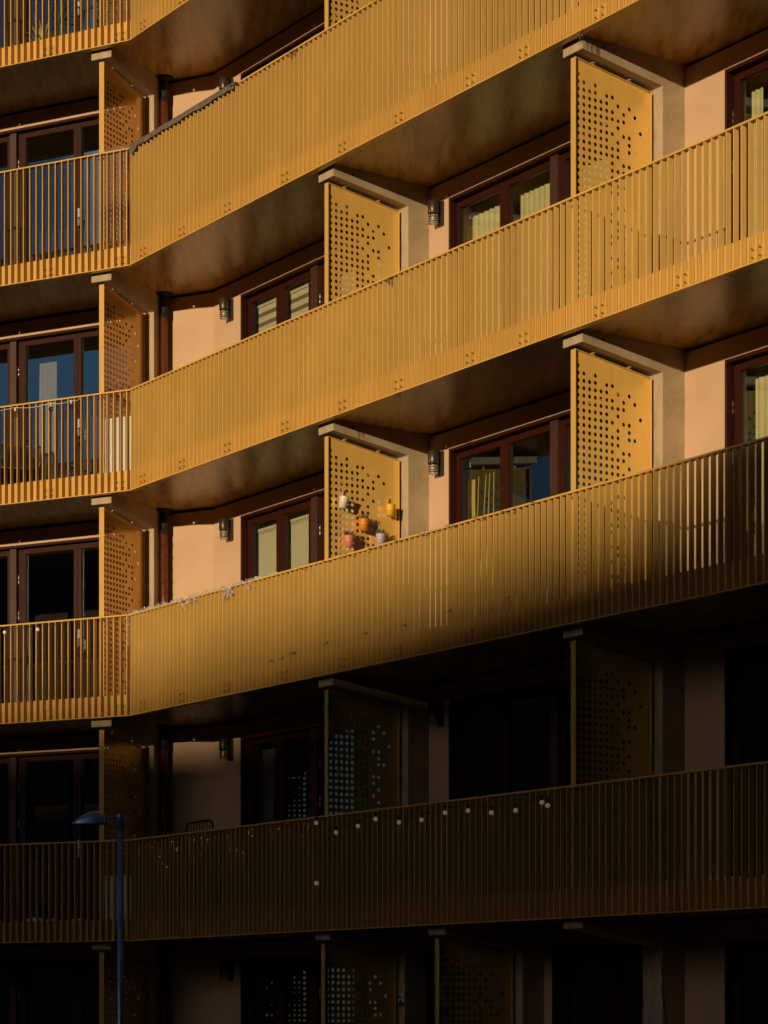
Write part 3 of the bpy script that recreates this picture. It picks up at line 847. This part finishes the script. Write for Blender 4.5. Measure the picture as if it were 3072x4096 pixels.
# dark fairy wire wound on the right part of the same rail
o = thing_root('fairy_wire', P, (6.0, 0, 1.3), bz(3), 'dark fairy light wire wound around the rail below the dark balcony doors', 'fairy lights')
c = MB(); pts = []; ls = []
for i in range(200):
    t = 3.75 + 4.75 * i / 199; a = t * 13
    pts.append((t - 6.0, -.012 + .048 * math.cos(a), .0 + .024 * math.sin(a) - .012 * (math.sin(t * 5) > .3)))
    if i % 22 == 7: ls.append((t - 6.0, -.062, -.02 - .02 * r.random()))
c.tube(pts, .0024, 4)
for q in ls: c.tube([(q[0] + .05, -.058, .005), q], .002, 4)
child('wire', c, ['cable_black'], o, (0, 0, 0), True)
for i, q in enumerate(ls):
    b_ = MB(); b_.ball(q, .0055, 8); child('light', b_, ['fairy_cool' if i % 3 else 'fairy_green'], o, (0, 0, 0))
# black cable ties low on the slats
zt = [(3.43, .30), (3.69, .30), (3.92, .335), (4.62, .36), (5.42, .37), (6.17, .36), (7.0, .40), (8.02, .40)]
tie = MB(); tie.tube([(-.052, -.046, .0), (.0, -.056, -.004), (.052, -.046, .002)], .0028, 5); tie.box(.047, .055, -.053, -.045, -.012, .012)
tme = tie.mesh('cable_tie', ['cable_black'], (0, 0, 0))
for i, (t, z_) in enumerate(zt):
    o = place('cable_tie', tme, P, (t, 0, z_), bz(3)); o.rotation_euler.y = rng.uniform(-.08, .08)
    tag(o, 'short black cable tie across a gap between gold slats low on the lowest lit railing', 'cable tie', 'cable ties on the lowest lit railing')
# wire lights wrapped round the pipe in the corner
mb = MB(); pts = [(-.318 + .053 * math.cos(i * .55), 1.30 + .053 * math.sin(i * .55), .35 + 2.15 * i / 150) for i in range(151)]
mb.tube(pts, .003, 4); r = random.Random(8)
for p in pts:
    q = Vector(p) + Vector((r.uniform(-.035, .045), -.02, r.uniform(-.03, .03))); mb.tube([p, q], .002, 3)
thing_mesh('fairy_wire', mb, ['cable_black'], Q, (-.318, 1.30, 1.3), bz(3), 'black fairy light wire spiralled around the red brown downpipe', 'fairy lights')

# icicles
def icicle(t, z_, k, n, L, label, d=-.045):
    mb = MB(); r = random.Random(int(t * 100) + k)
    for i in range(n):
        x = t + .028 * (i - n / 2) + r.uniform(-.008, .008); l_ = L * r.uniform(.35, 1.0); y = d + r.uniform(-.006, .006)
        mb.tube([(x, y, z_), (x + r.uniform(-.003, .003), y, z_ - l_ * .4), (x + r.uniform(-.004, .004), y, z_ - l_)], [.008, .0055, .0012], 6)
    thing_mesh('icicle', mb, ['ice'], P, (t, d, z_), bz(k), label, 'icicle', 'icicles under rails', True)
icicle(6.08, .0, 2, 5, .16, 'cluster of thin icicles under the second lit balcony, right of the middle')
icicle(4.86, .0, 2, 2, .10, 'thin icicle under the second lit balcony above the potted screen')
icicle(9.22, .0, 1, 4, .15, 'icicles under the upper balcony at the top right')
icicle(5.95, 1.288, 2, 4, .16, 'icicles on the top rail of the second lit balcony right of the screen', -.052)
icicle(3.95, 1.498, 1, 4, .10, 'icicles on the top rail of the upper balcony near the screen', -.052)
# snow left on the shaded balcony floor edge
mb = MB(); r = random.Random(21)
for fr_, a0, a1, off in ((Q, -3.6, -.62, None), (P, 10.0, 13.9, None)):
    n = 70; rows = [.045, .09, .16, .26, .34]; grid = []
    for i in range(n + 1):
        t = a0 + (a1 - a0) * i / n; hgt = .055 + .03 * math.sin(t * 7) + .02 * math.sin(t * 19 + 1)
        hgt *= min(1, (i + .5) / 6, (n - i + .5) / 6)
        grid.append([fr_.w(t, d, bz(4) + .252 + max(.001, hgt * p + r.uniform(-.004, .004))) for d, p in zip(rows, (.0, .8, 1, .7, 0))])
    for i in range(n):
        for j in range(4): mb.quad([grid[i][j], grid[i + 1][j], grid[i + 1][j + 1], grid[i][j + 1]])
tag(place('snow', mb.mesh('snow', ['snow'], (KX, KY, bz(4)), True), W, (KX, KY, bz(4))), 'bluish leftover snow along the edge of the shaded balcony floor', 'snow', None, 'stuff')
mb = MB(); mb.box(-3.45, -2.98, .25, .60, .255, .62); mb.box(-3.47, -2.96, .23, .62, .621, .65)
thing_mesh('storage_box', mb, ['teal_box'], Q, (-3.2, .4, .25), bz(4), 'teal storage box behind the shaded slats at the far left', 'box', None, False, .008)

# ------------------------------------------------------------------ curtains and blinds
def curtain(frame, t0, t1, k, m, label, top=2.5, bot=.3, d=1.78, waves=None, bt=None, group=None, cat='curtain', amp=.014):
    top = 2.9 if top == 2.5 else top
    mb = MB(); waves = waves or max(3, int((t1 - t0) / .09)); n = waves * 8; b0, b1 = bt or (t0, t1)
    r = random.Random(int(abs(t0) * 100) + k); ph = [r.uniform(.6, 1.3) for _ in range(waves + 1)]
    def pt(i, z_, f):
        x = (t0 + (t1 - t0) * i / n) * (1 - f) + (b0 + (b1 - b0) * i / n) * f
        return (x, d + amp * ph[i // 8] * math.sin(i / 8 * 2 * math.pi) * (.6 + .5 * f), z_)
    S = 6
    for s_ in range(S):
        f0, f1 = s_ / S, (s_ + 1) / S; za, zb_ = top + (bot - top) * f0, top + (bot - top) * f1
        for i in range(n): mb.quad([pt(i, za, f0), pt(i + 1, za, f0), pt(i + 1, zb_, f1), pt(i, zb_, f1)])
    return thing_mesh('curtain', mb, [m], frame, (t0, d, bot), bz(k), label, cat, group, True)
def blind(frame, t0, t1, k, label, stripes, d=1.66, top=2.52, bot=.5):
    mb = MB()
    if not stripes:
        mb.box(t0, t1, d, d + .004, bot, top); mb.box(t0, t1, d - .012, d - .001, top - .035, top, 0)
        for i in range(int((t1 - t0) / .045)):
            mb.box(t0 + .02 + i * .045, t0 + .026 + i * .045, d - .006, d - .001, top - .075, top - .036, 1)
    else:
        z_ = top; i = 0
        while z_ > bot:
            h = (.072, .054)[i % 2]; mb.box(t0, t1, d + .002 * (i % 2), d + .002 * (i % 2) + .0015, z_ - h, z_, i % 2); z_ -= h; i += 1
        mb.box(t0, t1, d - .02, d + .03, top + .001, top + .06, 0)
    return thing_mesh('roller_blind', mb, ['blind_plain', 'blind_dark'], frame, (t0, d, top), bz(k), label, 'blind')
blind(P, .25, .95, 2, 'striped grey and cream blind in the left pane beside the wall lamp', True)
blind(P, 1.0, 1.75, 2, 'striped grey and cream blind in the pane left of the privacy screen', True)
blind(P, .25, .95, 3, 'plain pale blind in the left pane below the striped ones', False)
blind(P, 1.0, 1.75, 3, 'plain pale blind in the pane left of the screen with flower pots', False)
curtain(Q, -2.62, -2.33, 2, 'curtain_cream', 'narrow gathered cream curtain behind the blue mirroring door of the left wing', 2.36, .3, 1.72, 4, (-2.66, -2.33))
curtain(P, 4.74, 5.54, 2, 'curtain_pale', 'pale yellow curtain in the left pane of the upper right balcony door')
curtain(P, 5.62, 6.46, 2, 'curtain_pale', 'pale yellow curtain in the right pane of the upper right balcony door')
curtain(P, 7.0, 8.6, 2, 'curtain_pale', 'pale curtain mostly hidden by the upper right privacy screen')
curtain(P, 2.2, 4.1, 2, 'curtain_cream', 'light curtain seen through the holes of the upper middle screen')
curtain(P, 2.2, 4.1, 3, 'curtain_cream', 'light curtain seen through the holes behind the flower pots', amp=.02)
curtain(P, 9.62, 9.85, 2, 'curtain_pale', 'pale curtain at the top right edge window')
curtain(P, 9.74, 10.5, 3, 'curtain_pale', 'yellowish curtain at the right edge window above the shaded rail')
curtain(P, 5.03, 5.10, 3, 'curtain_yellow', 'narrow yellow curtain behind the dark mirroring door', 2.35, .3, 1.72, 2)
curtain(P, .33, .70, 4, 'curtain_blue', 'dim blue curtain in the shaded window right of the metal chair', 2.5, .3, 1.75, 4, (.13, .58))
for i, (a, b2) in enumerate(((5.13, 5.09), (5.27, 5.17), (5.34, 5.29), (5.42, 5.43))):
    mb = MB(); mb.tube([(a, 1.75, 2.38), (b2, 1.72, .9)], .006, 6)
    thing_mesh('cane_stick', mb, ['curtain_yellow'], P, (b2, 1.73, .9), bz(3), 'thin yellow cane leaning behind the dark mirroring door pane', 'cane', 'yellow canes behind the glass')

# ------------------------------------------------------------------ security sticker on the ground floor fin
sgo = thing_root('sign', P, (4.36 + HALF + .0, 1.127, 1.95 - bz(5)), bz(5), 'small pale Security sign on the dark ground floor column', 'sign')
def srect(x0, x1, z0, z1, y): m_ = MB(); m_.box(x0, x1, y, y + .0015, z0, z1); return m_
x1 = -.004; x0 = x1 - .125
child('board', srect(x0, x1, -.10, .075, .0), ['sign_dark'], sgo, (0, 0, 0))
child('sticker', srect(x0, x1, -.04, .075, -.003), ['sign_white'], sgo, (0, 0, 0))
child('strip', srect(x0 + .004, x1 - .004, -.098, -.08, -.003), ['sign_blue'], sgo, (0, 0, 0))
e_ = srect(x0 + .006, x0 + .055, .024, .046, -.006); e_.prism([(x0 + .03, -.04), (x0 + .095, -.04), (x0 + .085, -.028), (x0 + .066, -.010)], 'd', -.006, -.0045)
child('emblem', e_, ['sign_dark'], sgo, (0, 0, 0))
def lettering(txt, size, x, z, m):
    cu = bpy.data.curves.new('lettering', 'FONT'); cu.body = txt; cu.size = size; cu.extrude = .0006; cu.align_x = 'CENTER'
    tmp = bpy.data.objects.new('tmp_text', cu); COL.objects.link(tmp); bpy.context.view_layer.update()
    me = bpy.data.meshes.new_from_object(tmp.evaluated_get(bpy.context.evaluated_depsgraph_get()))
    bpy.data.objects.remove(tmp); me.name = 'lettering'; me.materials.clear(); me.materials.append(M[m])
    o_ = sub('lettering', me, sgo, (x, -.0062, z)); o_.rotation_euler = (R(90), 0, 0)
lettering('Security', .032, (x0 + x1) / 2, .006, 'sign_dark')
lettering('Video Security', .016, (x0 + x1) / 2, -.068, 'sign_white')

# ------------------------------------------------------------------ street lamp
YL = 29.0; s = YL / F_PX
lx = (((704 + 748) / 2) / 1.508 - CX) * s
zt_ = EYE + (HY - 3256) * s
lo = empty('street_lamp', (lx, YL, 0)); tag(lo, 'slender dark steel street lamp with a shell shaped head in front of the lower balconies', 'street lamp')
p_ = MB(); p_.lathe([(.075, 0), (.075, .5), (.052, .55), (.036, .8), (.035, zt_ - .19)], (0, 0, 0), 24)
child('pole', p_, ['lamp_grey'], lo, (0, 0, 0), True)
cp = MB(); cp.lathe([(.043, zt_ - .19), (.043, zt_ - .01), (.04, zt_)], (0, 0, 0), 24); child('cap', cp, ['lamp_grey'], lo, (0, 0, 0), True)
za = zt_ - .04
ar = MB(); ar.tube([(-.04, 0, za), (-.12, 0, za + .002), (-.20, 0, za + .004)], [.017, .016, .02], 12); ar.tube([(.03, 0, za), (.075, 0, za)], .013, 10)
child('arm', ar, ['lamp_grey'], lo, (0, 0, 0), True)
hd = MB(); N = 22; rings = []
x_r, x_l = -.150, -.572
zb_ = zt_ - .113
for i in range(N + 1):
    f = i / N; x = x_r + (x_l - x_r) * f
    hgt = .150 * (math.sin(math.pi * min(1, (f * .78 + .22))) ** .8 if f < 1 else 0) * (1 - .35 * f)
    prof = [(0.0, .06), (.08, .118), (.2, .146), (.34, .150), (.5, .136), (.65, .108), (.8, .07), (.92, .032), (1.0, .003)]
    for (f0, h0), (f1, h1) in zip(prof, prof[1:]):
        if f0 <= f <= f1: hgt = h0 + (h1 - h0) * (f - f0) / (f1 - f0)
    wid = .11 * math.sin(math.pi * (.16 + .84 * (1 - f) * .62 + .0)) * (1 if f < .85 else math.sqrt(max(0, (1.001 - f) / .151)))
    ring = []
    for j in range(13):
        a = math.pi * j / 12; ring.append((x, -wid * math.cos(a), zb_ + hgt * math.sin(a) ** .8))
    rings.append(ring)
for a, b2 in zip(rings, rings[1:]):
    for j in range(12): hd.quad([a[j], a[j + 1], b2[j + 1], b2[j]])
hd.quad(rings[0])
me = hd.mesh('lamp_head', ['lamp_grey'], (0, 0, 0), True)
bm = bmesh.new(); bm.from_mesh(me); bmesh.ops.remove_doubles(bm, verts=bm.verts, dist=.0005); bmesh.ops.recalc_face_normals(bm, faces=bm.faces); bm.to_mesh(me); bm.free()
for p in me.polygons: p.use_smooth = True
sub('lamp_head', me, lo, (0, 0, 0))
ln = MB(); pts = [(r_[0][0], r_[0][1]) for r_ in rings] + [(r_[-1][0], r_[-1][1]) for r_ in reversed(rings[:-1])]
ln.prism(pts, 'z', zb_ - .010, zb_ - .0005); child('lamp_rim', ln, ['black_metal'], lo, (0, 0, 0))
# dry twig at the right bottom
mb = MB(); r = random.Random(2)
tw = P.w(9.55, .6, 0); p0 = Vector((tw.x, tw.y, .05)); p = p0.copy(); ps = [p.copy()]
for i in range(9):
    p = p + Vector((r.uniform(-.04, .05), r.uniform(-.02, .02), .24)); ps.append(p.copy())
    if i > 3: mb.tube([p, p + Vector((r.uniform(-.12, .12), 0, r.uniform(.05, .16)))], .005, 5)
mb.tube(ps, [.014 - .001 * i for i in range(10)], 6)
tag(place('sapling', mb.mesh('sapling', ['soil'], (p0.x, p0.y, p0.z)), W, (p0.x, p0.y, p0.z)), 'thin bare sapling in front of the lowest wall at the bottom right', 'sapling')

# ------------------------------------------------------------------ ground, far blocks, light
mb = MB(); mb.quad([(-900, -900, 0), (900, -900, 0), (900, 900, 0), (-900, 900, 0)])
g_ = place('ground', mb.mesh('ground', ['asphalt'], (0, 0, 0), fix=False), W, (0, 0, -.02)); tag(g_, kind='structure')
SUN_EL, PHI = 7.2, 26.3
az = math.atan2(PN[0], PN[1]) - R(PHI)          # from -Y towards -X
SH = Vector((-math.sin(az), -math.cos(az), 0)); SV = Vector((-SH.y, SH.x, 0))
tanel = math.tan(R(SUN_EL)); DIST = 132.0
# roof height that puts the edge of the shadow where it lies on the railings
A_ = P.w(1.7, 0, EYE + 4.24); Bp = P.w(9.6, 0, EYE + 4.76); Cp = P.w(10.6, 0, EYE + 5.65); C0 = Vector((KX, KY, 0)) + SH * DIST
def roof_at(p): L = (C0 - p).dot(SH); return p.z + L * tanel
LA, LB, LC = A_.dot(SV), Bp.dot(SV), Cp.dot(SV)
RSL = (roof_at(Bp) - roof_at(A_)) / (LB - LA)
def roof_z(lat): return roof_at(A_) + RSL * (lat - LA)
def far_block(lat0, lat1, z0, z1, depth, label, step=None):
    base = SH * C0.dot(SH)
    ang = math.atan2(SV.y, SV.x)
    o = empty('office_block', base + SV * ((lat0 + lat1) / 2), ang); w = (lat1 - lat0) / 2
    tag(o, label, 'building', 'plain blocks across the street')
    sgn = 1 if Vector((-SV.y, SV.x, 0)).dot(SH) > 0 else -1
    y0, y1 = (0, depth) if sgn > 0 else (-depth, 0)
    b_ = MB(); b_.prism([(-w, -.01), (w, -.01), (w, z1), (-w, z0)], 'd', y0, y1)
    wo = child('wall', b_, ['render_grey'], o, (0, 0, 0))
    if step:
        a, c, h = step; m0 = (lat0 + lat1) / 2
        st_ = MB(); st_.box(a - m0, c - m0, y0 + .01, y1 - .01, min(z0, z1) - 1, h); child('stair_head', st_, ['render_grey'], o, (0, 0, 0))
    fl = int(min(z0, z1) // 3.3)
    for i in range(fl):
        for j in range(int(w * 2 // 4)):
            if i * int(w * 2 // 4) + j >= 96: break
            wm = MB(); x = -w + 2 + j * 4 - .8; wm.box(x, x + 1.6, -.05 * sgn if sgn > 0 else .0, 0 if sgn > 0 else .05, 1 + i * 3.3, 2.6 + i * 3.3)
            child('window', wm, ['far_glass'], o, (0, 0, 0))
latc = Vector((0, 28, 0)).dot(SV)
sg = 1 if Vector((-.87, -.49, 0)).dot(SV) > 0 else -1    # side on which the left wing's panes mirror
lo_, hi_ = sorted((latc - sg * 60, latc + sg * 70))
far_block(lo_, hi_, roof_z(lo_), roof_z(hi_), 16, 'long low plain block across the street whose roof line shades the lower storeys', (LC, LC + 14, roof_at(Cp)) if LC > LA else (LC - 14, LC, roof_at(Cp)))



# unseen dark block added on the right to keep sky light off the slats
def side_block():
    o = empty('sky_blocker', (33, -8, 0), R(0)); tag(o, 'unseen tall dark block added on the right behind the photographer to cut sky light', 'building')
    b_ = MB(); b_.box(-18, 18, -24, 22, -.01, 68); child('wall', b_, ['dark_brick'], o, (0, 0, 0))
    for i in range(12):
        for j in range(8):
            wm = MB(); y = -21 + j * 5.3; wm.box(-18.05, -18, y, y + 1.7, 2 + i * 3.5, 3.6 + i * 3.5); child('window', wm, ['far_glass'], o, (0, 0, 0))
def rear_block():  # second added block out of view, screens the sky behind the camera
    o = empty('sky_blocker', (-3, -34, 0), 0.); tag(o, 'unseen wide dark block added straight behind the photographer to cut sky light', 'building')
    b_ = MB(); b_.box(-17, 17, -10, 10, -.01, 68); child('wall', b_, ['dark_brick'], o, (0, 0, 0))
    for i in range(12):
        for j in range(5):
            wm = MB(); x = -11 + j * 5; wm.box(x, x + 1.7, 10, 10.05, 2 + i * 3.5, 3.6 + i * 3.5); child('window', wm, ['far_glass'], o, (0, 0, 0))
side_block(); rear_block()
def wing_block():
    o = empty('office_block', (-66, 24, 0), 0.); tag(o, 'dark block at the left end of the street mirrored in the balcony doors', 'building')
    b_ = MB(); b_.box(-10, 10, -40, 25.4, -.01, 19.8); child('wall', b_, ['dark_brick'], o, (0, 0, 0))
    for i in range(5):
        for j in range(9):
            wm = MB(); y = -24 + j * 5; wm.box(10, 10.05, y, y + 1.7, 2 + i * 3.5, 3.6 + i * 3.5); child('window', wm, ['far_glass'], o, (0, 0, 0))
wing_block()
sun = bpy.data.lights.new('sun', 'SUN'); sun.energy = 3.5; sun.angle = R(.62); sun.color = (1.0, .78, .47)
so_ = bpy.data.objects.new('sun', sun); COL.objects.link(so_); so_.location = (0, 0, 60)
sdir = Vector((SH.x * math.cos(R(SUN_EL)), SH.y * math.cos(R(SUN_EL)), math.sin(R(SUN_EL))))
so_.rotation_euler = sdir.to_track_quat('Z', 'Y').to_euler()

w = bpy.data.worlds.new('World'); scene.world = w; w.use_nodes = True
nt = w.node_tree; bg = nt.nodes['Background']; sk = nt.nodes.new('ShaderNodeTexSky')
sk.sky_type = 'NISHITA'; sk.sun_disc = False; sk.sun_elevation = R(SUN_EL)
sk.sun_rotation = math.atan2(SH.x, SH.y)
sk.altitude = 100; sk.air_density = 1.0; sk.dust_density = DUST; sk.ozone_density = 2.0
# added warm glow patch in the unseen sky, lifts the shaded walls
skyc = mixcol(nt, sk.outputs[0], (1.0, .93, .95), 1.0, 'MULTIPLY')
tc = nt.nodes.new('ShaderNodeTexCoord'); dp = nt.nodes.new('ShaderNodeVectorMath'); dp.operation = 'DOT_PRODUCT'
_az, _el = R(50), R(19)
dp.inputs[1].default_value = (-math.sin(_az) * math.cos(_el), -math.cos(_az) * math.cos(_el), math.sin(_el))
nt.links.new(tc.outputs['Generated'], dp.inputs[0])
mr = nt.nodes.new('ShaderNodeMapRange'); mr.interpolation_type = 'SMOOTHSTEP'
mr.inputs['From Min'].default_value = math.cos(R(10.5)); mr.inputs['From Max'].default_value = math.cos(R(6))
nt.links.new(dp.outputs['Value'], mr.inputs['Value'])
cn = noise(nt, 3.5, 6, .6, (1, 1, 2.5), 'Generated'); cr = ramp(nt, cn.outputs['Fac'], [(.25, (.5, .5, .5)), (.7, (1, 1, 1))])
fill_glow = mixcol(nt, cr.outputs[0], (1.0, .74, .52), 1.0, 'MULTIPLY')
vm = nt.nodes.new('ShaderNodeVectorMath'); vm.operation = 'SCALE'; nt.links.new(fill_glow, vm.inputs[0]); nt.links.new(mr.outputs[0], vm.inputs['Scale'])
vs = nt.nodes.new('ShaderNodeVectorMath'); vs.operation = 'SCALE'; nt.links.new(vm.outputs[0], vs.inputs[0]); vs.inputs['Scale'].default_value = SKY_FILL / SKY
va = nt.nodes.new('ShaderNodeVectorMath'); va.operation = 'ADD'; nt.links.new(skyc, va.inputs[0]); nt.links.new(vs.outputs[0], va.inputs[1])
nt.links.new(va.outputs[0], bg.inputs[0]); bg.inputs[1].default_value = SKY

cam = bpy.data.cameras.new('camera'); co = bpy.data.objects.new('camera', cam); COL.objects.link(co)
co.location = (0, 0, EYE); co.rotation_euler = (R(90), 0, 0)
cam.sensor_fit = 'AUTO'; cam.sensor_width = 36; cam.lens = F_PX / 4096 * 36
cam.shift_y = (HY - 2048) / 4096; cam.clip_end = 3000; cam.clip_start = .1
scene.camera = co
scene.view_settings.view_transform = 'Standard'; scene.view_settings.look = 'None'; scene.view_settings.exposure = 0; scene.view_settings.gamma = 1
cy = scene.cycles
cy.max_bounces = 8; cy.diffuse_bounces = 3; cy.glossy_bounces = 4; cy.transparent_max_bounces = 16
cy.sample_clamp_indirect = 4; cy.caustics_reflective = False; cy.caustics_refractive = False
